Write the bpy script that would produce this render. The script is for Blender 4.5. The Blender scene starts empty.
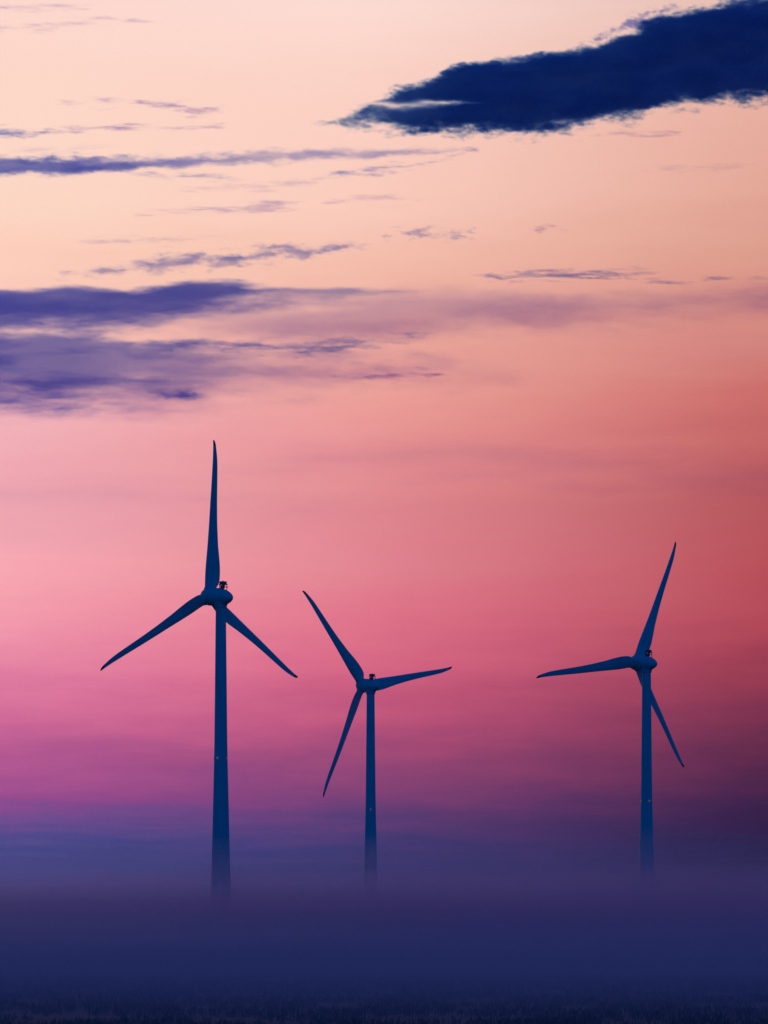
import bpy, bmesh, math, random
import numpy as np
from mathutils import Matrix, Vector

random.seed(7)
R = math.radians
sc = bpy.context.scene
col = sc.collection

# ------------------------------------------------------------------ camera constants
F = 3000.0          # focal length in picture widths of one pixel: 3000 px on a 1024 px tall frame
HOR = 940.0         # picture row of the horizon
CAM_Z = 6.0         # eye height over the field, metres


def at(u, v, depth):
    """a point seen at picture position (u, v), standing at this depth"""
    return ((u - 384.0) / F * depth, depth, CAM_Z + (HOR - v) / F * depth)


# ------------------------------------------------------------------ helpers
def lin(c):
    return tuple(((x / 255.0) / 12.92 if x <= 10.3 else ((x / 255.0 + 0.055) / 1.055) ** 2.4) for x in c)


def tag(o, label=None, cat=None, group=None, kind=None):
    if label: o['label'] = label
    if cat: o['category'] = cat
    if group: o['group'] = group
    if kind: o['kind'] = kind
    return o


def link(name, me, mat=None, parent=None):
    o = bpy.data.objects.new(name, me)
    col.objects.link(o)
    if mat is not None and me is not None:
        me.materials.append(mat)
    if parent is not None:
        o.parent = parent
    return o


def from_bm(name, bm, smooth=True, angle=40):
    bmesh.ops.recalc_face_normals(bm, faces=bm.faces)
    me = bpy.data.meshes.new(name)
    bm.to_mesh(me)
    bm.free()
    if smooth:
        for p in me.polygons:
            p.use_smooth = True
        me.set_sharp_from_angle(angle=R(angle))
    return me


def from_np(name, verts, quads, smooth=False):
    me = bpy.data.meshes.new(name)
    n, q = len(verts), len(quads)
    me.vertices.add(n)
    me.vertices.foreach_set('co', np.ascontiguousarray(verts, dtype=np.float32).ravel())
    k = quads.shape[1]
    me.loops.add(q * k)
    me.loops.foreach_set('vertex_index', np.ascontiguousarray(quads, dtype=np.int32).ravel())
    me.polygons.add(q)
    me.polygons.foreach_set('loop_start', np.arange(0, q * k, k, dtype=np.int32))
    me.polygons.foreach_set('loop_total', np.full(q, k, dtype=np.int32))
    me.polygons.foreach_set('use_smooth', np.full(q, smooth))
    me.update(calc_edges=True)
    me.validate()
    return me


def hash2(ix, iy, seed):
    h = (ix.astype(np.int64) * 374761393 + iy.astype(np.int64) * 668265263 + seed * 974634777) & 0x7fffffff
    h = ((h ^ (h >> 13)) * 1274126177) & 0x7fffffff
    h = h ^ (h >> 16)
    return (h & 0xffff) / 65535.0


def gnoise(x, y, seed):
    """gradient noise, about -0.7 .. 0.7"""
    x0, y0 = np.floor(x), np.floor(y)
    fx, fy = x - x0, y - y0
    wx = fx * fx * fx * (fx * (fx * 6 - 15) + 10)
    wy = fy * fy * fy * (fy * (fy * 6 - 15) + 10)
    def corner(i, j):
        a = hash2(x0 + i, y0 + j, seed) * math.tau
        return np.cos(a) * (fx - i) + np.sin(a) * (fy - j)
    a, b, c, d = corner(0, 0), corner(1, 0), corner(0, 1), corner(1, 1)
    return (a + (b - a) * wx) * (1 - wy) + (c + (d - c) * wx) * wy


def fbm(x, y, seed, octaves=5, gain=0.5):
    """about -1 .. 1"""
    t, amp, tot = 0.0, 1.0, 0.0
    x, y = x * 0.91 - y * 0.41, x * 0.41 + y * 0.91
    for k in range(octaves):
        t = t + amp * gnoise(x, y, seed + 17 * k)
        tot += amp
        # turn each octave a little so that no lattice shows
        x, y = (x * 1.62 - y * 1.19) + 3.7, (x * 1.19 + y * 1.62) - 1.3
        amp *= gain
    return t / tot * 2.3


def sstep(a, b, x):
    t = np.clip((x - a) / (b - a), 0, 1)
    return t * t * (3 - 2 * t)


# ------------------------------------------------------------------ materials
def new_mat(name):
    m = bpy.data.materials.new(name)
    m.use_nodes = True
    nt = m.node_tree
    nt.nodes.clear()
    return m, nt, nt.nodes.new('ShaderNodeOutputMaterial')


def paint(name, base, rough=0.45, vary=0.12, scale=(0.6, 0.6, 0.12), metallic=0.0):
    """weathered coat: base colour broken up by long vertical streaks and blotches"""
    m, nt, out = new_mat(name)
    b = nt.nodes.new('ShaderNodeBsdfPrincipled')
    tc = nt.nodes.new('ShaderNodeTexCoord')
    mp = nt.nodes.new('ShaderNodeMapping'); mp.inputs['Scale'].default_value = scale
    nz = nt.nodes.new('ShaderNodeTexNoise'); nz.inputs['Scale'].default_value = 1.0; nz.inputs['Detail'].default_value = 5
    rp = nt.nodes.new('ShaderNodeValToRGB')
    rp.color_ramp.elements[0].position = 0.3; rp.color_ramp.elements[1].position = 0.7
    rp.color_ramp.elements[0].color = tuple(c * (1 - vary) for c in base) + (1,)
    rp.color_ramp.elements[1].color = tuple(min(1, c * (1 + vary)) for c in base) + (1,)
    nt.links.new(tc.outputs['Object'], mp.inputs['Vector'])
    nt.links.new(mp.outputs['Vector'], nz.inputs['Vector'])
    nt.links.new(nz.outputs['Fac'], rp.inputs['Fac'])
    nt.links.new(rp.outputs['Color'], b.inputs['Base Color'])
    b.inputs['Roughness'].default_value = rough
    b.inputs['Metallic'].default_value = metallic
    nt.links.new(b.outputs['BSDF'], out.inputs['Surface'])
    return m


def lamp_mat(name, color, strength):
    m, nt, out = new_mat(name)
    e = nt.nodes.new('ShaderNodeEmission')
    e.inputs['Color'].default_value = color + (1,)
    e.inputs['Strength'].default_value = strength
    nt.links.new(e.outputs['Emission'], out.inputs['Surface'])
    return m


def cloud_mat(name, scatter, color, absorb, tint, aniso=0.2):
    """even density vapour: droplets that scatter, and a part that soaks up the red end of the glow behind"""
    m, nt, out = new_mat(name)
    s = nt.nodes.new('ShaderNodeVolumePrincipled')
    s.inputs['Color'].default_value = color + (1,)
    s.inputs['Density'].default_value = scatter
    s.inputs['Anisotropy'].default_value = aniso
    s.inputs['Density Attribute'].default_value = ''
    a = nt.nodes.new('ShaderNodeVolumeAbsorption')
    a.inputs['Color'].default_value = tint + (1,)
    a.inputs['Density'].default_value = absorb
    ad = nt.nodes.new('ShaderNodeAddShader')
    nt.links.new(s.outputs['Volume'], ad.inputs[0]); nt.links.new(a.outputs['Volume'], ad.inputs[1])
    nt.links.new(ad.outputs[0], out.inputs['Volume'])
    m.cycles.homogeneous_volume = True
    return m


def mist_mat(name, color, density, aniso):
    m, nt, out = new_mat(name)
    s = nt.nodes.new('ShaderNodeVolumePrincipled')
    s.inputs['Color'].default_value = color + (1,)
    s.inputs['Density'].default_value = density
    s.inputs['Anisotropy'].default_value = aniso
    s.inputs['Density Attribute'].default_value = ''
    nt.links.new(s.outputs['Volume'], out.inputs['Volume'])
    m.cycles.homogeneous_volume = True
    return m


M_TOWER = paint('tower_coat', (0.58, 0.60, 0.61), 0.8, 0.10, (0.5, 0.5, 0.06))
M_NACELLE = paint('nacelle_coat', (0.60, 0.61, 0.62), 0.75, 0.08, (0.5, 0.5, 0.5))
M_BLADE = paint('blade_coat', (0.62, 0.63, 0.64), 0.75, 0.08, (0.4, 0.4, 0.15))
M_TIP = paint('tip_red', (0.30, 0.14, 0.15), 0.45, 0.10, (0.8, 0.8, 0.8))
M_STEEL = paint('galvanised_steel', (0.16, 0.16, 0.17), 0.55, 0.15, (2, 2, 2))
M_LAMP = lamp_mat('beacon_glow', (1.0, 0.45, 0.62), 0.13)

# ------------------------------------------------------------------ ground
TURBINES = [  # tower x, depth, hub height, yaw, blade phase, angle of its light ring
    (-54.60, 1003.9, 120.72, 46.30, -2.27, 64.0),
    (-5.83, 1308.3, 116.78, 38.20, -42.09, 0.0),
    (102.82, 1174.8, 114.33, 40.25, 20.10, 21.0),
]
HUB = 120.72


def ground_z(x, y):
    z = 0.0 * x
    for X, D, hz, *_ in TURBINES:
        z = z + (hz - HUB) * np.exp(-((x - X) ** 2 + (y - D) ** 2) / 60.0 ** 2)
    return z


def grid_faces(nx, ny):
    i = np.arange(nx * ny).reshape(ny, nx)
    return np.stack([i[:-1, :-1].ravel(), i[:-1, 1:].ravel(), i[1:, 1:].ravel(), i[1:, :-1].ravel()], 1)


gx = np.concatenate([-np.geomspace(400, 45000, 26)[::-1], np.linspace(-380, 380, 153), np.geomspace(400, 45000, 26)])
gy = np.concatenate([-np.geomspace(60, 45000, 24)[::-1], np.linspace(-40, 140, 10), np.linspace(150, 480, 166),
                     np.linspace(490, 1500, 102), np.geomspace(1530, 45000, 30)])
GX, GY = np.meshgrid(gx, gy)
near = sstep(1400, 700, np.hypot(GX, GY))
GZ = ground_z(GX, GY) + near * 0.16 * fbm(GX / 14, GY / 14, 5, 4)
field = link('ground', from_np('ground', np.stack([GX, GY, GZ], -1).reshape(-1, 3), grid_faces(len(gx), len(gy)), True))
m, nt, out = new_mat('dark_field')
b = nt.nodes.new('ShaderNodeBsdfPrincipled'); b.inputs['Roughness'].default_value = 0.95
b.inputs['Specular IOR Level'].default_value = 0.1
tc = nt.nodes.new('ShaderNodeTexCoord')
n1 = nt.nodes.new('ShaderNodeTexNoise'); n1.inputs['Scale'].default_value = 0.09; n1.inputs['Detail'].default_value = 8
n2 = nt.nodes.new('ShaderNodeTexNoise'); n2.inputs['Scale'].default_value = 2.3; n2.inputs['Detail'].default_value = 4
mx = nt.nodes.new('ShaderNodeMath'); mx.operation = 'MULTIPLY'
rp = nt.nodes.new('ShaderNodeValToRGB')
e = rp.color_ramp.elements
e[0].position, e[0].color = 0.12, (0.010, 0.036, 0.026, 1)
e[1].position, e[1].color = 0.42, (0.022, 0.08, 0.06, 1)
x = e.new(0.25); x.color = (0.016, 0.056, 0.04, 1)
nt.links.new(tc.outputs['Object'], n1.inputs['Vector']); nt.links.new(tc.outputs['Object'], n2.inputs['Vector'])
nt.links.new(n1.outputs['Fac'], mx.inputs[0]); nt.links.new(n2.outputs['Fac'], mx.inputs[1])
nt.links.new(mx.outputs[0], rp.inputs['Fac']); nt.links.new(rp.outputs['Color'], b.inputs['Base Color'])
nt.links.new(b.outputs['BSDF'], out.inputs['Surface'])
field.data.materials.append(m)
tag(field, 'dark open field fading away under the mist', None, None, 'structure')

# meadow grass on the nearest stretch of the field
rng = np.random.default_rng(3)
NT = 16000
ty = 165 + 330 * rng.random(NT) ** 1.25
tx = (rng.random(NT) * 2 - 1) * (ty * 0.155 + 6)
keep = fbm(tx / 9, ty / 22, 41, 4) > -0.25
tx, ty = tx[keep], ty[keep]
NT = len(tx)
per = 5
bx = np.repeat(tx, per) + rng.normal(0, 0.16, NT * per)
by = np.repeat(ty, per) + rng.normal(0, 0.16, NT * per)
hh = (0.26 + 0.34 * rng.random(NT * per)) * np.repeat(0.75 + 0.5 * rng.random(NT), per)
an = rng.random(NT * per) * math.tau
w = 0.035 + 0.03 * rng.random(NT * per)
le = hh * (0.2 + 0.5 * rng.random(NT * per))
la = rng.random(NT * per) * math.tau
bz = ground_z(bx, by) - 0.18
ca, sa = np.cos(an) * w, np.sin(an) * w
lx, ly = np.cos(la) * le, np.sin(la) * le
V = np.stack([
    np.stack([bx - ca, by - sa, bz], 1), np.stack([bx + ca, by + sa, bz], 1),
    np.stack([bx + ca * .75 + lx * .35, by + sa * .75 + ly * .35, bz + .18 + hh * .6], 1),
    np.stack([bx - ca * .75 + lx * .35, by - sa * .75 + ly * .35, bz + .18 + hh * .6], 1),
    np.stack([bx + ca * .15 + lx, by + sa * .15 + ly, bz + .18 + hh], 1),
    np.stack([bx - ca * .15 + lx, by - sa * .15 + ly, bz + .18 + hh], 1)], 1).reshape(-1, 3)
k = np.arange(NT * per)[:, None] * 6
Q = np.concatenate([k + np.array([[0, 1, 2, 3]]), k + np.array([[3, 2, 4, 5]])])
g = link('meadow_grass', from_np('meadow_grass', V, Q), paint('grass_blades', (0.02, 0.075, 0.05), 0.8, 0.4, (0.15, 0.15, 0.15)))
tag(g, 'dark rough grass on the near edge of the field below the mist', 'grass', None, 'stuff')

# ------------------------------------------------------------------ wind turbines
TILT = R(6.5)
OVER = 5.8
TOWER_TOP = HUB - 2.2
A = Vector((0, math.cos(TILT), math.sin(TILT)))        # rotor axis, pointing upwind
E1 = Vector((1, 0, 0))
E2 = Vector((0, -math.sin(TILT), math.cos(TILT)))


def lathe(profile, n=48):
    """profile of (station along z, radius); ends with radius 0 close"""
    bm = bmesh.new()
    prev = None
    for s, r in profile:
        ring = [bm.verts.new((0, 0, s))] if r <= 1e-6 else [
            bm.verts.new((r * math.cos(math.tau * i / n), r * math.sin(math.tau * i / n), s)) for i in range(n)]
        if prev is not None:
            for i in range(n):
                a, b2 = prev[i % len(prev)], prev[(i + 1) % len(prev)]
                c, d = ring[(i + 1) % len(ring)], ring[i % len(ring)]
                vs = []
                for v in (a, b2, c, d):
                    if v not in vs: vs.append(v)
                if len(vs) > 2: bm.faces.new(vs)
        elif len(ring) > 1:
            bm.faces.new(ring)
        prev = ring
    if len(prev) > 1:
        bm.faces.new(prev)
    return bm


def smooth_profile(pts, sub=5):
    """Catmull-Rom through the profile points"""
    outp = []
    for i in range(len(pts) - 1):
        p0, p1, p2, p3 = pts[max(i - 1, 0)], pts[i], pts[i + 1], pts[min(i + 2, len(pts) - 1)]
        for k in range(sub):
            t = k / sub
            q = [0.5 * (2 * p1[j] + (p2[j] - p0[j]) * t + (2 * p0[j] - 5 * p1[j] + 4 * p2[j] - p3[j]) * t * t
                        + (3 * p1[j] - p0[j] - 3 * p2[j] + p3[j]) * t ** 3) for j in range(len(p1))]
            outp.append(q)
    outp.append(list(pts[-1]))
    return outp


def add_box(bm, c, s):
    r = bmesh.ops.create_cube(bm, size=1.0)
    for v in r['verts']:
        v.co = Vector((c[0] + v.co.x * s[0], c[1] + v.co.y * s[1], c[2] + v.co.z * s[2]))


def add_cyl(bm, p0, p1, r0, r1=None, n=10):
    p0, p1 = Vector(p0), Vector(p1)
    r1 = r0 if r1 is None else r1
    d = p1 - p0
    q = d.to_track_quat('Z', 'Y').to_matrix().to_4x4()
    bmesh.ops.create_cone(bm, cap_ends=True, segments=n, radius1=r0, radius2=r1, depth=d.length,
                          matrix=Matrix.Translation((p0 + p1) / 2) @ q)


# tower: gently flared tube with flange rings where the segments meet
TP = [(-3.0, 4.2), (0, 4.0), (10, 3.65), (20, 3.4), (28, 3.18), (38, 2.92), (56.5, 2.50), (64.7, 2.30),
      (72.7, 2.16), (92, 1.96), (110, 1.78), (TOWER_TOP, 1.70)]


def tower_r(z):
    return float(np.interp(z, [p[0] for p in TP], [p[1] for p in TP]))


prof = []
flanges = (15.0, 41.0, 66.8, 93.5)
zs = sorted(set([p[0] for p in TP] + [f + d for f in flanges for d in (-0.16, -0.13, 0.13, 0.16)]))
for z in zs:
    rr = tower_r(z)
    if any(abs(abs(z - f) - 0.13) < 0.005 for f in flanges):
        rr += 0.07
    prof.append((z, rr))
me_tower = from_bm('tower', lathe(prof, 64), True, 30)

# collar between tower and nacelle (turns with the nacelle)
me_collar = from_bm('yaw_collar', lathe([(TOWER_TOP - 1.5, 1.78), (TOWER_TOP - 1.4, 1.98), (TOWER_TOP - .9, 2.0),
                                         (TOWER_TOP - .3, 2.25), (TOWER_TOP + .9, 2.5)], 48), True, 35)

NAC = smooth_profile([(3.2, 2.72), (3.05, 2.95), (2.2, 3.04), (0.6, 3.0), (-1.0, 2.78), (-2.5, 2.36), (-3.9, 1.76),
                      (-4.9, 1.08), (-5.4, 0.5), (-5.55, 0.0)], 4)
me_nacelle = from_bm('nacelle', lathe([(3.2, 0.0)] + [(s, max(0, r)) for s, r in NAC], 56), True, 40)
SPN = smooth_profile([(3.25, 2.80), (3.6, 2.98), (4.4, 3.0), (5.6, 3.0), (6.8, 2.76), (7.8, 2.22), (8.6, 1.45),
                      (9.1, 0.74), (9.3, 0.0)], 4)
bm = lathe([(3.25, 0.0)] + [(s, max(0, r)) for s, r in SPN], 56)
for kk in range(3):                                    # blade sockets standing off the hub
    t = kk * math.tau / 3
    d = Vector((math.sin(t), math.cos(t), 0))
    add_cyl(bm, Vector((0, 0, OVER)) + d * 1.6, Vector((0, 0, OVER)) + d * 3.0, 1.95, 1.8, 28)
me_hub = from_bm('hub', bm, True, 40)

# mapping of lathe z (along the rotor axis) and x, y onto the tilted axis
AX = Matrix((
    (E1.x, E2.x, A.x, 0), (E1.y, E2.y, A.y, 0), (E1.z, E2.z, A.z, 0), (0, 0, 0, 1)))

# blade
ST = [  # radius, leading edge, chord, thickness ratio, twist
    (2.0, -1.5, 3.4, 0.86, 24), (3.0, -1.58, 4.0, 0.72, 23), (4.2, -1.62, 4.8, 0.54, 22), (5.6, -1.65, 5.2, 0.42, 20.5),
    (8.0, -1.68, 5.35, 0.36, 18.5), (10.5, -1.62, 5.2, 0.33, 17), (13.5, -1.48, 4.75, 0.30, 15), (17, -1.3, 4.12, 0.27, 13),
    (21, -1.12, 3.62, 0.25, 11.5), (25, -0.97, 3.2, 0.23, 10), (32, -0.7, 2.7, 0.21, 8.5), (38.6, -0.40, 2.33, 0.19, 7.2),
    (45, -0.14, 1.92, 0.18, 6.5), (48.6, -0.08, 1.42, 0.17, 6), (50.6, -0.10, 1.08, 0.16, 6), (51.6, -0.18, 0.80, 0.15, 6),
    (52.05, -0.2, 0.42, 0.15, 6)]
ST = smooth_profile(ST, 3)
NS = 28


def section(st):
    r, le_, c, th, tw = st
    tw = R(tw)
    rd = min(1.0, max(0.0, (th - 0.40) / 0.6))         # 1 = round root
    pts = []
    for i in range(NS):
        a = math.tau * i / NS
        xc = 0.5 * (1 - math.cos(a))
        yt = 5 * th * (0.2969 * math.sqrt(xc) - 0.126 * xc - 0.3516 * xc ** 2 + 0.2843 * xc ** 3 - 0.1030 * xc ** 4)
        ya = yt if a <= math.pi else -yt * 0.75
        yr = 0.5 * math.sin(a) * th
        y = (ya * (1 - rd) + yr * rd) * c
        xx = le_ + xc * c
        bend = 1.5 * (r / 52.0) ** 1.5
        pts.append((xx * math.cos(tw) + y * math.sin(tw), -xx * math.sin(tw) + y * math.cos(tw) + bend, r))
    return pts


def loft(stations):
    bm = bmesh.new()
    rings = [[bm.verts.new(p) for p in section(s)] for s in stations]
    for a, b2 in zip(rings, rings[1:]):
        for i in range(NS):
            bm.faces.new((a[i], a[(i + 1) % NS], b2[(i + 1) % NS], b2[i]))
    bm.faces.new(rings[0]); bm.faces.new(rings[-1])
    return bm


cut = next(i for i, s in enumerate(ST) if s[0] >= 50.0)
me_blade = from_bm('blade', loft(ST[:cut + 1]), True, 50)
me_tip = from_bm('blade_tip', loft(ST[cut:]), True, 50)

# wind sensor frame on the nacelle roof
bm = bmesh.new()
zt = 4.6
for sx in (-0.95, 0.85):
    for sy in (-2.0, -0.4):
        add_cyl(bm, (sx, sy, 2.1), (sx, sy, zt - .5), 0.13)
    add_cyl(bm, (sx, -2.0, 3.35), (sx, -0.4, 3.35), 0.08)
add_box(bm, (-0.05, -1.2, zt - 0.45), (2.3, 2.0, 0.2))
add_box(bm, (-0.1, -1.2, zt + .1), (1.9, 1.6, 0.9))
add_box(bm, (-0.25, -1.1, 3.45), (1.3, 0.9, 1.3))
add_cyl(bm, (-0.85, -1.9, zt - .3), (-0.85, -1.9, zt + .75), 0.05)
add_cyl(bm, (-1.05, -1.9, zt + .72), (-0.65, -1.9, zt + .72), 0.06)
me_mast = from_bm('sensor_frame', bm, False)

bm = bmesh.new()
bmesh.ops.create_uvsphere(bm, u_segments=14, v_segments=8, radius=0.26)
for v in bm.verts: v.co.z *= 1.2
me_light = from_bm('warning_light', bm)


def make_turbine(label):
    root = bpy.data.objects.new('wind_turbine', None)
    col.objects.link(root)
    tag(root, label, 'wind turbine', 'wind turbines rising out of the ground mist')
    tw = link('tower', me_tower, M_TOWER, root)
    for q in range(4):
        a = q * math.pi / 2
        rr = tower_r(66.8) + 0.22
        l = link('warning_light', me_light, None, tw)
        l.location = (math.sin(a) * rr, -math.cos(a) * rr, 66.8)
    na = link('nacelle', me_nacelle, M_NACELLE, root)
    na.matrix_local = Matrix.Translation((0, 0, HUB)) @ AX
    yc = link('yaw_collar', me_collar, M_TOWER, root)
    back = AX.inverted()
    sm = link('sensor_frame', me_mast, M_STEEL, na)
    sm.matrix_local = back
    for p in ((0.9, -2.3, 3.25), (-0.2, -2.25, 3.5), (-0.9, -1.3, 3.95)):
        l = link('warning_light', me_light, None, na)
        l.location = back @ Vector(p); l.scale = (0.8, 0.8, 0.8)
    hb = link('hub', me_hub, M_NACELLE, root)
    for q in range(3):
        bl = link('blade', me_blade, M_BLADE if q == 0 else None, root)
        tp = link('blade_tip', me_tip, M_TIP if q == 0 else None, bl)
    return root


def pose(root, X, D, hz, yaw, phase, ring):
    root.location = (X, D, hz - HUB)
    root.rotation_euler = (0, 0, R(yaw))
    q = 0
    for ch in [o for o in sc.objects if o.parent == root]:
        kind = ch.name.split('.')[0]
        if kind == 'tower':
            ch.rotation_euler = (0, 0, R(ring) - R(yaw))
        elif kind in ('hub', 'blade'):
            t = R(phase) + (q * math.tau / 3 if kind == 'blade' else 0)
            rot = AX @ Matrix.Rotation(-t, 4, 'Z')
            if kind == 'blade':
                q += 1
                xb = E1 * math.cos(t) - E2 * math.sin(t)
                zb = E1 * math.sin(t) + E2 * math.cos(t)
                mm = Matrix(((xb.x, A.x, zb.x, 0), (xb.y, A.y, zb.y, 0), (xb.z, A.z, zb.z, 0), (0, 0, 0, 1)))
                ch.matrix_local = Matrix.Translation(Vector((0, 0, HUB)) + A * OVER) @ mm
            else:
                ch.matrix_local = Matrix.Translation((0, 0, HUB)) @ rot


def copy_tree(o, parent=None):
    c = o.copy()
    col.objects.link(c)
    if parent is not None:
        c.parent = parent
    for ch in [k for k in sc.objects if k.parent == o]:
        copy_tree(ch, c)
    return c


me_light.materials.append(M_LAMP)
T_LABELS = ['tall dark wind turbine standing nearest, one blade pointing almost straight up',
            'smallest, farthest wind turbine standing in the middle, one blade stretched almost level',
            'wind turbine by itself on the side of the darker red sky, tower base in mist']
proto = make_turbine(T_LABELS[0])
roots = [proto]
for lab in T_LABELS[1:]:
    r_ = copy_tree(proto)
    r_['label'] = lab
    roots.append(r_)
for r_, args in zip(roots, TURBINES):
    pose(r_, *args)

# ------------------------------------------------------------------ clouds: closed lumpy bodies of even density
ALT = 2600.0


def cloud(name, label, top, bot, sig, thick=260.0, soft=(6, 10), rag=0.55, nsx=60, nsy=16, warp=(10, 3), step=1.5,
          seed=1, core=0.0, var=0.25, ends=(14, 14), notch=None, thin=None, floor=0.08, fill=0.22, margin=18, octaves=6, alt=ALT, far=None, power=1.7):
    """top / bot: polylines of the cloud's upper and lower edge as seen from the field (u, v)"""
    soft = (soft[0] * 1.5, soft[1] * 1.5)
    tu, tv = zip(*top); bu, bv = zip(*bot)
    if tu[0] <= -40:                                     # runs on past the field of view and tapers off there
        run = -150.0 - (seed * 37) % 230
        tu, bu = (run,) + tu[1:], (run,) + bu[1:]
        ends = (110, ends[1])
    u0, u1 = min(tu[0], bu[0]), max(tu[-1], bu[-1])
    mu = (margin + 1.7 * fill * ends[0], margin + 1.7 * fill * ends[1])
    mv = (margin + 1.7 * fill * soft[0], margin + 1.7 * fill * soft[1])
    us = np.arange(u0 - mu[0], u1 + mu[1], step)
    vs = np.arange(min(tv) - mv[0], max(bv) + mv[1], step * 0.8)
    U, Vv = np.meshgrid(us, vs)
    wu = U + warp[0] * fbm(U / nsx, Vv / nsy, seed + 100, 4)
    wv = Vv + warp[1] * fbm(U / nsx, Vv / nsy, seed + 200, 5)
    t_ = np.interp(wu, tu, tv); b_ = np.interp(wu, bu, bv)
    s = np.minimum((wv - t_) / soft[0], (b_ - wv) / soft[1])
    s = np.minimum(s, np.minimum((wu - u0) / ends[0], (u1 - wu) / ends[1]))
    if notch is not None:                                # a gap of clear sky running into the body
        nu, nv, nh = zip(*notch)
        gap = np.interp(wu, nu, nh, left=0, right=0)
        hole = np.clip(1.0 - np.abs(wv - np.interp(wu, nu, nv)) / np.maximum(gap * 1.6, 1e-3), 0, 1) * (gap > 0.01)
        hole = sstep(0, 1, hole) * np.clip(gap / 3.0, 0, 1) * np.clip(0.85 + 0.5 * fbm(U / 30, Vv / 8, seed + 500, 5), 0, 1)
    n = 0.72 * fbm(U / nsx * 1.2, Vv / nsy * 1.2, seed, octaves, 0.5) + 0.34 * fbm(U / nsx * 4.6, Vv / nsy * 4.0, seed + 50, 5, 0.68)
    d = sstep(0.0, 1.0, np.clip(s, -3, 1.6) * 0.62 + fill + rag * n * np.clip(1.5 - 0.5 * np.abs(s), 0.35, 1.0))
    d = d ** power
    body = 1.0 - var + var * fbm(U / (nsx * 1.4), Vv / (nsy * 1.4), seed + 300, 5)
    T = thick * d * np.clip(body, floor, None)
    if notch is not None:
        T = T * (1 - 0.93 * hole)
    if thin is not None:                                 # the body thins out along its length
        T = T * np.interp(U + 12 * n, [p[0] for p in thin], [p[1] for p in thin])
    rim = np.minimum(np.minimum(U - us[0], us[-1] - U), np.minimum(Vv - vs[0], vs[-1] - Vv))
    T = T * sstep(0, 12, rim)
    T[0, :] = T[-1, :] = 0; T[:, 0] = T[:, -1] = 0
    T[T < thick * 0.004] = 0
    ny, nx = T.shape
    depth = F * alt / (HOR - Vv) if far is None else np.full_like(Vv, far)
    sh = 0.25 * thick * fbm(U / 80, Vv / 30, seed + 400, 3) * (T > 0)
    yf, yb = depth - 0.5 * T + sh, depth + 0.5 * T + sh
    def pts(dep):
        return np.stack([(U - 384) / F * dep, dep, CAM_Z + (HOR - Vv) / F * dep], -1).reshape(-1, 3)
    Pf, Pb = pts(yf), pts(yb)
    zero = (T == 0).ravel()
    idx_f = np.arange(nx * ny)
    idx_b = np.where(zero, idx_f, idx_f + nx * ny)
    q = grid_faces(nx, ny)
    live = ~(zero[q].all(1))
    q = q[live]
    qb = idx_b[q][:, ::-1]
    # triangles so that curved cells stay closed and exact
    def tri(a): return np.concatenate([a[:, [0, 1, 2]], a[:, [0, 2, 3]]])
    def trib(a): return np.concatenate([a[:, [0, 1, 3]], a[:, [1, 2, 3]]])
    fa = np.concatenate([tri(q), trib(qb)])[:, ::-1]
    VV = np.concatenate([Pf, Pb])
    used = np.unique(fa)
    remap = np.full(len(VV), -1); remap[used] = np.arange(len(used))
    fa = remap[fa]
    # drop faces shared by front and back (all corners on the rim)
    key = np.sort(fa, 1)
    _, inv, cnt = np.unique(key, axis=0, return_inverse=True, return_counts=True)
    fa = fa[cnt[inv.ravel()] == 1]
    o = link(name, from_np(name, VV[used], fa), sig)
    return tag(o, label, 'cloud')


def streak(name, label, pts, sig, **kw):
    """pts: (u, centre v, half width)"""
    return cloud(name, label, [(u, v - h) for u, v, h in pts], [(u, v + h) for u, v, h in pts], sig, **kw)


M_DARK = cloud_mat('dark_vapour', 1.7 / 260, (0.60, 0.95, 0.99), 3.6 / 260, (0.0, 0.40, 0.80))
M_BLUE = cloud_mat('blue_vapour', 0.75 / 260, (0.60, 0.86, 0.99), 1.6 / 260, (0.0, 0.20, 0.97))
M_VEIL = cloud_mat('thin_vapour', 0.36 / 260, (0.78, 0.82, 0.99), 0.60 / 260, (0.22, 0.08, 0.92))

cloud('dark_cloud', 'big dark navy cloud slanting across the top corner of the sky',
      [(300, 121), (330, 117), (352, 110), (368, 102), (384, 91), (395, 86), (430, 76), (470, 60), (520, 52), (580, 45), (600, 40), (625, 28),
       (650, 17), (690, 4), (740, -5), (768, -12), (860, -33), (960, -41)],
      [(300, 125), (330, 130), (360, 136), (384, 138), (430, 141), (480, 140), (520, 143), (560, 137), (600, 130), (640, 122), (680, 114),
       (720, 109), (768, 106), (860, 97), (960, 76)], M_DARK, thick=300, soft=(5.2, 9), rag=0.6, nsx=40, nsy=16, warp=(9, 3), step=1.1,
      seed=11, var=0.1, ends=(60, 110), fill=0.05, notch=[(330, 107, 0.5), (384, 104, 4.5), (412, 104.5, 5), (440, 104, 3.5), (490, 101, 0.3)],
      thin=[(310, 0.06), (345, 0.45), (395, 0.8), (450, 1.0)])
streak('cloud_tuft', 'small torn tuft of cloud riding the upper edge of the big dark cloud',
       [(592, 40, 3), (606, 36, 5), (624, 27, 6), (640, 18, 7), (656, 13, 5), (676, 8, 3)], M_BLUE, thick=230, soft=(5, 5), rag=0.75, nsx=22, nsy=12,
       warp=(6, 4), seed=151, step=1.1, var=0.4)
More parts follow.
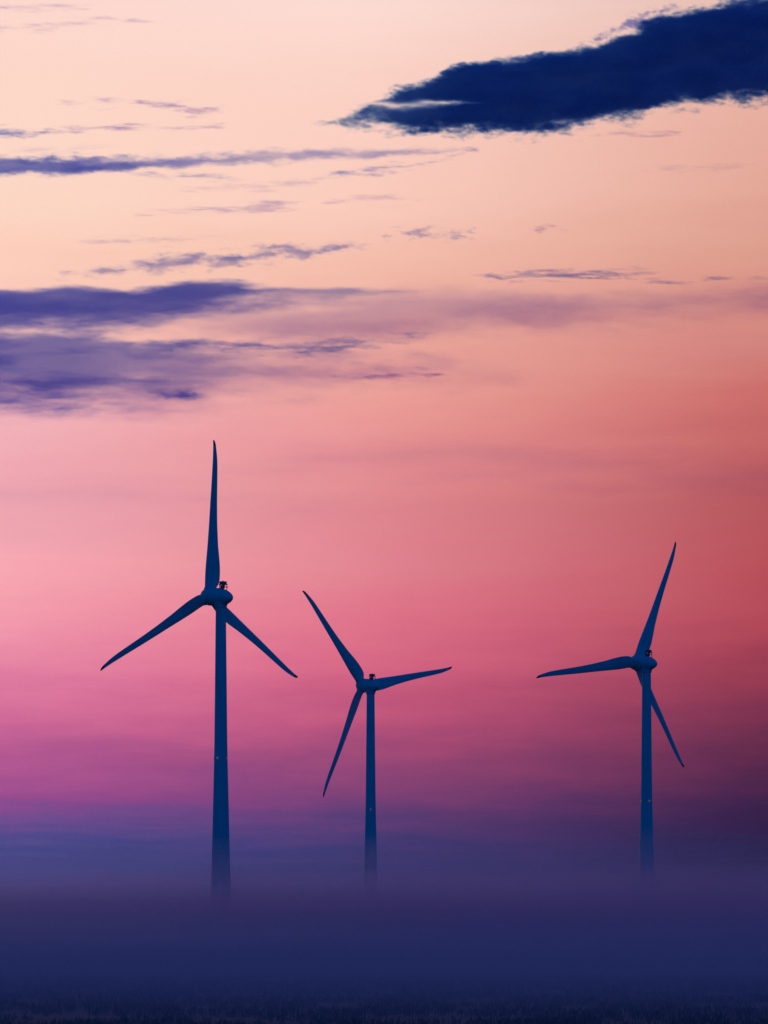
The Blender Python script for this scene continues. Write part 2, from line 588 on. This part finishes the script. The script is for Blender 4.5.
streak('long_cloud', 'long thin blue-violet cloud streak with ragged tufts, below the big dark cloud',
       [(-60, 166, 11), (0, 166, 10), (80, 166, 10), (130, 164, 8), (170, 162, 6), (200, 161, 6), (240, 158, 6.5), (290, 155, 7),
        (340, 154, 6.5), (385, 153, 4), (430, 152, 3), (478, 149, 1.5)], M_BLUE, thick=330, soft=(5, 4), rag=0.5, nsx=34, nsy=10, warp=(6, 2), step=1.2,
       seed=23, var=0.3, fill=0.34, thin=[(-500, 0.4), (-100, 1.0), (110, 0.95), (190, 0.6), (260, 0.42), (400, 0.38)])
cloud('banked_cloud', 'long slate-blue cloud bank with a smooth humped upper edge',
      [(-60, 288), (0, 288), (40, 288), (70, 286), (130, 290), (165, 283), (190, 280), (230, 281), (262, 286), (320, 288), (360, 290),
       (420, 289)],
      [(-60, 336), (0, 335), (50, 334), (100, 335), (150, 330), (190, 322), (215, 315), (240, 310), (280, 306), (320, 304), (360, 302),
       (420, 299)], M_BLUE, thick=330, soft=(4, 14), rag=0.28, nsx=80, nsy=14, warp=(12, 3), step=1.4, seed=37, var=0.2, fill=0.3, thin=[(-500, 0.3), (-120, 1.0), (240, 1.0), (300, 0.7), (420, 0.45)])
cloud('violet_cloud', 'broad broken violet cloud with a torn lower edge, under the slate-blue bank',
      [(-60, 333), (0, 333), (40, 334), (75, 336), (120, 340), (170, 343), (230, 347), (300, 352)],
      [(-60, 410), (0, 406), (60, 402), (110, 398), (160, 396), (210, 392), (250, 380), (300, 366)],
      M_BLUE, thick=290, soft=(7, 26), rag=0.36, nsx=90, nsy=15, warp=(16, 4), step=1.5, seed=41, var=0.45, ends=(14, 190), fill=0.48, floor=0.5, thin=[(-500, 0.4), (-100, 1.2), (70, 1.2), (180, 0.7), (300, 0.36)])
streak('cloud_tuft', 'small dark violet cloud scrap at the lower edge of the violet cloud',
       [(140, 394, 4), (165, 394, 7), (190, 394, 7), (212, 394, 2.5)], M_BLUE, thick=240, soft=(6, 6), rag=0.5, nsx=28, nsy=9, seed=47, step=1.2)
streak('cloud_streak', 'dusky mauve cloud streak tapering away from the violet cloud',
       [(150, 343, 5), (200, 344, 6), (250, 346, 6.5), (300, 348, 7), (350, 346, 6), (390, 341, 4), (430, 337, 2)],
       M_BLUE, thick=200, soft=(6, 6), rag=0.62, nsx=46, nsy=9, warp=(8, 3), seed=53, step=1.3, var=0.4, fill=0.3)
cloud('veil_cloud', 'wide soft grey-mauve veil of cloud across the middle of the sky',
      [(130, 306), (200, 300), (260, 296), (330, 293), (400, 287), (480, 284), (560, 290), (640, 289), (720, 284), (768, 280), (860, 278)],
      [(130, 336), (200, 342), (260, 350), (330, 352), (400, 345), (480, 336), (560, 334), (640, 326), (720, 320), (768, 318), (860, 316)],
      M_VEIL, thick=260, fill=0.3, soft=(14, 16), rag=0.3, nsx=120, nsy=26, warp=(20, 5), step=2.2, seed=59, var=0.35, ends=(70, 40), margin=26)
cloud('low_veil_cloud', 'faint pinkish veil of cloud hanging under the mauve streak',
      [(-60, 372), (40, 368), (120, 360), (200, 350), (280, 348), (360, 352), (440, 352), (520, 360)],
      [(-60, 416), (40, 422), (120, 424), (200, 418), (280, 404), (360, 398), (440, 392), (520, 384)],
      M_VEIL, thick=230, fill=0.25, soft=(15, 18), rag=0.36, nsx=100, nsy=22, warp=(18, 5), step=2.2, seed=61, var=0.5, ends=(60, 60), margin=26)
streak('feathered_cloud', 'feathery trail of mauve cloud flecks above the slate-blue bank',
       [(60, 274, 3), (90, 272, 6), (130, 268, 8), (160, 265, 9), (200, 261, 9), (235, 258, 9), (270, 254, 10), (300, 252, 8),
        (335, 248, 7), (372, 245, 3)], M_BLUE, thick=190, fill=0.22, soft=(6, 6), rag=0.7, nsx=30, nsy=10, warp=(5, 3), seed=67, step=1.2, var=0.5)
streak('cloud_wisp', 'cluster of thin dark wisps above the grey-mauve veil',
       [(480, 277, 1.5), (510, 276, 4), (540, 275, 5), (570, 275, 6), (600, 274, 6), (630, 273, 4.5), (650, 271, 1.5)],
       M_BLUE, thick=190, soft=(4.5, 4.5), rag=0.85, nsx=42, nsy=5, warp=(8, 1.5), seed=71, step=1.1, var=0.4)
streak('cloud_wisp', 'thin dark wisp just beyond the wisp cluster above the veil',
       [(630, 284, 1.5), (655, 282, 3), (690, 282, 2.8), (715, 279, 2.6), (750, 279, 1.5), (790, 281, 1.5)],
       M_BLUE, thick=150, soft=(4, 4), rag=0.7, nsx=40, nsy=5, warp=(6, 1.5), seed=73, step=1.1, var=0.4)
streak('cloud_fleck', 'small speckled mauve cloud fleck below the point of the big dark cloud',
       [(384, 235, 2), (405, 234, 6), (430, 233, 7), (455, 234, 6), (480, 235, 2)], M_BLUE, thick=120, soft=(7, 7), rag=0.9,
       nsx=24, nsy=7, seed=79, step=1.1, var=0.5)
streak('cloud_fleck', 'tiny faint fleck of cloud by itself in the peach sky',
       [(530, 231, 1.5), (545, 229, 3.5), (562, 227, 1.5)], M_VEIL, thick=280, soft=(4, 4), rag=0.6, nsx=20, nsy=6, seed=83, step=1.1)
streak('cloud_wisp', 'short dim violet wisp at the picture edge above the long streak',
       [(-60, 133, 7), (0, 134, 6), (25, 134, 5), (50, 131, 2)], M_BLUE, thick=220, soft=(5, 5), rag=0.6, nsx=40, nsy=6, seed=89, step=1.2)
streak('cloud_wisp', 'faint drawn-out mauve wisp right over the long streak',
       [(40, 133, 2), (80, 129, 4), (130, 127, 4.5), (180, 127, 4), (225, 126, 2)], M_VEIL, thick=300, soft=(5, 5), rag=0.8, nsx=50,
       nsy=6, seed=97, step=1.2, var=0.5)
streak('cloud_wisp', 'uppermost of the faint wisps over the long streak',
       [(60, 102, 1.5), (120, 102, 3), (160, 104, 4), (195, 111, 5), (220, 110, 2)], M_VEIL, thick=300, soft=(5, 5), rag=0.85, nsx=44,
       nsy=6, seed=101, step=1.2, var=0.5)
streak('cloud_wisp', 'short purple wisp tucked under the long streak',
       [(130, 174, 1.5), (160, 176, 3.5), (200, 177, 3.5), (232, 177, 1.5)], M_BLUE, thick=160, soft=(4, 4), rag=0.6, nsx=40, nsy=5,
       seed=103, step=1.1)
streak('cloud_wisp', 'tilted purple wisp under the ragged end of the long streak',
       [(318, 177, 1.5), (340, 174, 4), (375, 170, 5), (405, 167, 3), (440, 160, 2), (480, 147, 2)], M_BLUE, thick=150, soft=(5, 5), rag=0.75,
       nsx=40, nsy=6, seed=107, step=1.2)
streak('cloud_wisp', 'pale long wisp in the peach gap over the feathery trail',
       [(130, 213, 2), (180, 211, 4), (230, 210, 5), (280, 206, 5), (310, 206, 2)], M_VEIL, thick=260, soft=(5, 5), rag=0.7, nsx=60, nsy=6,
       seed=109, step=1.3, var=0.5)
streak('cloud_wisp', 'pale short wisp between the tilted wisp and the speckled fleck',
       [(330, 201, 2), (365, 199, 4), (395, 199, 4), (420, 200, 2)], M_VEIL, thick=260, soft=(5, 5), rag=0.6, nsx=50, nsy=6, seed=113, step=1.3)
streak('cloud_wisp', 'faint wisp over the lower edge of the mauve veil',
       [(340, 378, 2), (370, 376, 4.5), (405, 374, 5), (440, 374, 2)], M_VEIL, thick=300, soft=(5, 5), rag=0.8, nsx=40, nsy=6, seed=127, step=1.2)
streak('cloud_wisp', 'thin grey wisp close beneath the belly of the big dark cloud',
       [(590, 135, 1.5), (620, 134, 3), (650, 133, 3), (680, 134, 1.5)], M_VEIL, thick=280, soft=(4, 4), rag=0.6, nsx=40, nsy=5, seed=131, step=1.2)
streak('cloud_wisp', 'barely visible wisp at the very top of the pale sky',
       [(-40, 9, 4), (20, 8, 4), (60, 7, 3), (90, 9, 1.5)], M_VEIL, thick=200, soft=(5, 5), rag=0.6, nsx=50, nsy=6, seed=137, step=1.4)
streak('cloud_wisp', 'barely visible wisp a little below the top one in the pale sky',
       [(-40, 30, 3), (20, 28, 4), (70, 23, 4), (120, 20, 4), (160, 22, 1.5)], M_VEIL, thick=180, soft=(5, 5), rag=0.8, nsx=50, nsy=6, seed=139, step=1.4)

cloud('haze_cloud', 'faint rose-grey sheet of high haze crossing the pink sky above the blade tips',
      [(200, 452), (330, 436), (460, 430), (600, 438), (720, 448), (860, 452)],
      [(200, 474), (330, 482), (460, 492), (600, 502), (720, 508), (860, 512)],
      M_VEIL, thick=62, soft=(16, 20), rag=0.4, nsx=150, nsy=18, warp=(24, 5), step=3.0, seed=157, var=0.5, ends=(90, 60), margin=26)
cloud('haze_cloud', 'faint rose-grey sheet of haze right under the violet clouds, behind the topmost blade tip',
      [(-80, 468), (60, 474), (180, 480), (300, 492), (420, 506)],
      [(-80, 512), (60, 520), (180, 522), (300, 524), (420, 522)],
      M_VEIL, thick=48, soft=(16, 20), rag=0.4, nsx=150, nsy=18, warp=(24, 5), step=3.0, seed=163, var=0.5, ends=(60, 90), margin=26)

for u0, v0, w0, k0, lab in ((150, 240, 130, 5, 'dim mauve wisp right above the feathery trail of flecks'),
                            (60, 150, 90, 4, 'dim mauve wisp lying close on top of the long streak near its thick end'),
                            (250, 186, 110, 5, 'pale mauve wisp between the long streak and the feathery trail'),
                            (700, 168, 90, 4, 'dim wisp by itself in the peach sky well below the big dark cloud')):
    streak('cloud_wisp', lab, [(u0 - w0 * .6, v0 + 2, 1.5), (u0 - w0 * .25, v0 + 1, k0), (u0 + w0 * .1, v0, k0), (u0 + w0 * .4, v0 - 2, k0 * .8),
                               (u0 + w0 * .6, v0 - 3, 1.5)], M_VEIL, thick=170, soft=(6, 6), rag=0.75, nsx=52, nsy=7, seed=170 + int(u0), step=1.3, var=0.5)

# low dusky bank of cloud far off along the skyline
M_BANK = cloud_mat('dusk_bank_vapour', 0.5 / 900, (0.5, 0.85, 0.98), 0.6 / 900, (0.0, 0.7, 0.95))
cloud('horizon_cloud', 'low dusky blue-violet cloud bank lying along the whole skyline behind the turbines',
      [(-200, 803), (40, 806), (120, 804), (220, 808), (300, 812), (380, 808), (460, 816), (540, 824), (620, 820), (700, 826), (980, 830)],
      [(-200, 925), (980, 925)], M_BANK, thick=900, soft=(34, 20), rag=0.30, nsx=190, nsy=9, warp=(30, 4), step=3.0, seed=149, var=0.22,
      ends=(40, 40), margin=40, far=24000)

# ------------------------------------------------------------------ ground mist: long low banks of even density
def mist(name, label, peak, y0, ypk, tail, density, seed, color, aniso, half=1100.0, expo=1.6, wave=0.08):
    xs = np.concatenate([np.linspace(-half, -330, 22), np.linspace(-316, 316, 70), np.linspace(330, half, 22)])
    ys = np.concatenate([np.linspace(y0, ypk, 46), np.linspace(ypk + 25, 2600, 46), [2700.0]])
    X, Y = np.meshgrid(xs, ys)
    up = np.clip((Y - y0) / (ypk - y0), 0, 1) ** expo
    z = peak * up * (1 + wave * fbm(X / 90, Y / 150, seed, 4))
    z = np.where(Y > ypk, peak * (tail + (1 - tail) * np.exp(-(Y - ypk) / 260)) * (1 + wave * fbm(X / 90, Y / 150, seed, 4)), z)
    z = z * sstep(half, half - 250, np.abs(X)) - 1.5
    z[-1, :] = -7.0; z[0, :] = -7.0; z[:, 0] = -7.0; z[:, -1] = -7.0
    bot = np.full_like(z, -8.0)
    ny, nx = z.shape
    P = np.concatenate([np.stack([X, Y, z], -1).reshape(-1, 3), np.stack([X, Y, bot], -1).reshape(-1, 3)])
    q = grid_faces(nx, ny)
    n = nx * ny
    i = np.arange(n).reshape(ny, nx)
    def wall(e): return np.stack([e[:-1], e[:-1] + n, e[1:] + n, e[1:]], 1)
    faces = np.concatenate([q, q[:, ::-1] + n, wall(i[0, :]), wall(i[-1, ::-1]), wall(i[::-1, 0]), wall(i[:, -1])])
    o = link(name, from_np(name, P, faces), mist_mat(name + '_vapour', color, density, aniso))
    return tag(o, label, 'mist', None, 'stuff')


MC = (0.28, 0.345, 0.68)
MM = (0.25, 0.35, 0.65)
MN = (0.225, 0.35, 0.62)
ML = (0.20, 0.36, 0.60)
mist('mist', 'shallow film of mist over the near grass, lowest of the mist layers', 5.0, 15, 700, 0.9, 0.0060, 1, ML, 0.15, 1100, 0.62, 0.22)
mist('mist', 'thin sheet of mist just over the shallow film, second lowest layer', 8.5, 25, 820, 0.9, 0.0030, 7, ML, 0.25, 1100, 0.75, 0.25)
mist('mist', 'smooth sheet of mist at the third height above the grass', 12.5, 60, 900, 0.9, 0.0030, 8, MN, 0.35, 1100, 0.9, 0.22)
mist('mist', 'soft thick sheet of mist lying right under the dense bank', 17, 90, 940, 0.9, 0.0035, 6, MN, 0.42, 1100, 1.15, 0.2)
mist('mist', 'dense low mist lying on the field in front of the tower bases', 20, 230, 985, 0.7, 0.010, 2, MM, 0.5, 1100, 2.2, 0.12)
mist('mist', 'middle layer of mist swallowing the lower towers', 26, 360, 980, 0.55, 0.008, 4, MM, 0.7, 1100, 1.8, 0.10)
mist('mist', 'upper layer of mist where the towers start to fade', 32, 430, 975, 0.5, 0.0040, 5, MC, 0.82, 1100, 1.7, 0.10)
mist('mist', 'thin ragged top of the mist bank, highest of the mist layers', 42, 480, 970, 0.46, 0.0022, 3, MC, 0.85, 1100, 1.6, 0.12)

# ------------------------------------------------------------------ sky
world = bpy.data.worlds.new('World')
sc.world = world
world.use_nodes = True
nt = world.node_tree
nt.nodes.clear()
N, L = nt.nodes.new, nt.links.new


def math_n(op, a, b=None, c=None, clamp=False):
    n = N('ShaderNodeMath'); n.operation = op; n.use_clamp = clamp
    for i, x in enumerate((a, b, c)):
        if x is None: continue
        if isinstance(x, (int, float)): n.inputs[i].default_value = x
        else: L(x, n.inputs[i])
    return n.outputs[0]


tc = N('ShaderNodeTexCoord')
sp = N('ShaderNodeSeparateXYZ'); L(tc.outputs['Generated'], sp.inputs[0])
el = math_n('MULTIPLY', math_n('ARCSINE', sp.outputs['Z']), 180 / math.pi)          # degrees above the skyline
az = math_n('MULTIPLY', math_n('ARCTAN2', sp.outputs['X'], sp.outputs['Y']), 180 / math.pi)   # degrees from the middle of the glow
# long flat strata in the glow
cb = N('ShaderNodeCombineXYZ')
L(math_n('MULTIPLY', az, 0.10), cb.inputs[0]); L(math_n('MULTIPLY', el, 0.9), cb.inputs[1])
nz = N('ShaderNodeTexNoise'); nz.inputs['Scale'].default_value = 1.0; nz.inputs['Detail'].default_value = 4
L(cb.outputs[0], nz.inputs['Vector'])
cb2 = N('ShaderNodeCombineXYZ')
L(math_n('MULTIPLY', az, 0.45), cb2.inputs[0]); L(math_n('MULTIPLY', el, 2.2), cb2.inputs[1])
nz2 = N('ShaderNodeTexNoise'); nz2.inputs['Scale'].default_value = 1.0; nz2.inputs['Detail'].default_value = 6; nz2.inputs['Roughness'].default_value = 0.6
L(cb2.outputs[0], nz2.inputs['Vector'])
el2 = math_n('ADD', el, math_n('MULTIPLY', math_n('SUBTRACT', nz2.outputs['Fac'], 0.5), 0.9))
elw = math_n('ADD', el2, math_n('MULTIPLY', math_n('SUBTRACT', nz.outputs['Fac'], 0.5), 1.3))
SPAN = 24.0
fac = math_n('DIVIDE', elw, SPAN, clamp=True)


def deg(v):
    return math.degrees(math.atan((HOR - v) / F))


LEFT = [(940, (66, 66, 128)), (900, (78, 76, 140)), (850, (95, 83, 150)), (820, (126, 80, 149)), (800, (152, 76, 146)), (760, (182, 90, 148)), (720, (210, 108, 155)),
        (680, (228, 128, 165)), (640, (240, 148, 172)), (600, (248, 165, 178)), (560, (250, 172, 182)), (520, (240, 168, 180)),
        (470, (241, 172, 182)), (430, (243, 180, 188)), (370, (250, 192, 182)), (260, (253, 209, 189)), (200, (253, 216, 198)), (100, (253, 216, 200)), (0, (252, 214, 204)),
        (-150, (240, 205, 205))]
MID = [(940, (50, 48, 100)), (900, (60, 54, 108)), (850, (76, 58, 115)), (820, (96, 61, 116)), (800, (120, 64, 117)), (760, (152, 72, 118)), (720, (186, 82, 122)),
       (690, (202, 92, 126)), (660, (215, 102, 132)), (620, (224, 115, 137)), (560, (225, 130, 144)), (500, (223, 135, 142)), (450, (232, 146, 147)),
       (400, (236, 157, 151)), (330, (237, 170, 157)), (260, (245, 190, 173)), (200, (250, 203, 188)), (100, (251, 208, 196)), (0, (253, 220, 211)),
       (-150, (240, 205, 205))]
RIGHT = [(940, (20, 18, 42)), (900, (30, 24, 54)), (850, (37, 27, 66)), (820, (48, 30, 70)), (800, (62, 33, 71)), (760, (88, 39, 71)), (720, (118, 47, 74)),
         (690, (136, 52, 75)), (660, (152, 57, 77)), (620, (172, 67, 82)), (570, (181, 75, 84)), (500, (178, 82, 88)), (450, (190, 92, 95)), (400, (201, 104, 101)),
         (350, (207, 127, 122)), (300, (212, 140, 130)), (250, (219, 154, 138)), (200, (225, 163, 147)), (120, (229, 170, 155)), (0, (228, 184, 172)),
         (-150, (220, 185, 185))]


def ramp(stops):
    n = N('ShaderNodeValToRGB')
    n.color_ramp.interpolation = 'LINEAR'
    e = n.color_ramp.elements
    for i, (v, c) in enumerate(stops):
        p = max(0.0, deg(v)) / SPAN
        if i == 0: e[0].position = p; x = e[0]
        elif i == 1: e[1].position = p; x = e[1]
        else: x = e.new(p)
        x.color = lin(c) + (1,)
    L(fac, n.inputs['Fac'])
    return n.outputs['Color']


def mix(f, a, b):
    n = N('ShaderNodeMix'); n.data_type = 'RGBA'
    L(f, n.inputs['Factor']); L(a, n.inputs['A']); L(b, n.inputs['B'])
    return n.outputs['Result']


def mapr(x, a, b, smooth=False):
    n = N('ShaderNodeMapRange'); n.interpolation_type = 'SMOOTHSTEP' if smooth else 'LINEAR'
    L(x, n.inputs['Value'])
    n.inputs['From Min'].default_value = a; n.inputs['From Max'].default_value = b
    return n.outputs['Result']


glow = mix(mapr(az, -1.6, 9.2, True), mix(mapr(az, -9.2, 1.6, True), ramp(LEFT), ramp(MID)), ramp(RIGHT))
bg1 = N('ShaderNodeBackground'); L(glow, bg1.inputs['Color']); core = math_n('MULTIPLY', mapr(az, -7.5, -20, True), mapr(az, -44, -26, True))
L(math_n('MULTIPLY_ADD', core, 0.7, 1.0), bg1.inputs['Strength'])      # the brightest of the afterglow
# the rest of the dome: clear blue dusk
SUN_AZ, SUN_EL = -14.0, 1.5
sky = N('ShaderNodeTexSky'); sky.sky_type = 'NISHITA'; sky.sun_disc = False
sky.sun_elevation = R(SUN_EL); sky.sun_rotation = R(SUN_AZ)
sky.air_density = 1.0; sky.dust_density = 0.6; sky.ozone_density = 4.0
tint = N('ShaderNodeMix'); tint.data_type = 'RGBA'; tint.blend_type = 'MULTIPLY'; tint.inputs['Factor'].default_value = 1.0
L(sky.outputs['Color'], tint.inputs['A']); tint.inputs['B'].default_value = (0.0, 1.7, 3.9, 1)
bg2 = N('ShaderNodeBackground'); L(tint.outputs['Result'], bg2.inputs['Color']); bg2.inputs['Strength'].default_value = 0.10
away = math_n('MAXIMUM', mapr(math_n('ABSOLUTE', math_n('ADD', az, 10.0)), 20, 46, True), mapr(el, 17.3, 25, True))
ms = N('ShaderNodeMixShader')
L(away, ms.inputs[0]); L(bg1.outputs[0], ms.inputs[1]); L(bg2.outputs[0], ms.inputs[2])
wo = N('ShaderNodeOutputWorld'); L(ms.outputs[0], wo.inputs['Surface'])
world.cycles.sampling_method = 'MANUAL'
world.cycles.sample_map_resolution = 1024

# last light of the sun, low on the left of the glow
sl = bpy.data.lights.new('sun', 'SUN')
sl.energy = 0.03; sl.angle = R(4); sl.color = (1.0, 0.62, 0.72)
so = bpy.data.objects.new('sun', sl); col.objects.link(so)
dvec = Vector((math.sin(R(SUN_AZ)) * math.cos(R(SUN_EL)), math.cos(R(SUN_AZ)) * math.cos(R(SUN_EL)), math.sin(R(SUN_EL))))
so.rotation_euler = dvec.to_track_quat('Z', 'Y').to_euler()
so.location = dvec * 200

# ------------------------------------------------------------------ camera
cam = bpy.data.cameras.new('camera')
co = bpy.data.objects.new('camera', cam); col.objects.link(co)
co.location = (0, 0, CAM_Z); co.rotation_euler = (R(90), 0, 0)
cam.sensor_fit = 'VERTICAL'; cam.sensor_height = 36.0; cam.sensor_width = 27.0
cam.lens = F / 1024 * 36.0
cam.shift_y = (HOR - 512) / 1024
cam.clip_start = 0.5; cam.clip_end = 120000
sc.camera = co

sc.render.engine = 'CYCLES'
sc.render.resolution_x, sc.render.resolution_y = 768, 1024
sc.view_settings.view_transform = 'Standard'
sc.view_settings.look = 'None'
sc.view_settings.exposure = 0; sc.view_settings.gamma = 1
sc.view_settings.use_curve_mapping = False
sc.render.dither_intensity = 1.5
cy = sc.cycles
cy.use_denoising = True
cy.max_bounces = 8; cy.volume_bounces = 4; cy.diffuse_bounces = 3
cy.transparent_max_bounces = 64
cy.use_adaptive_sampling = False
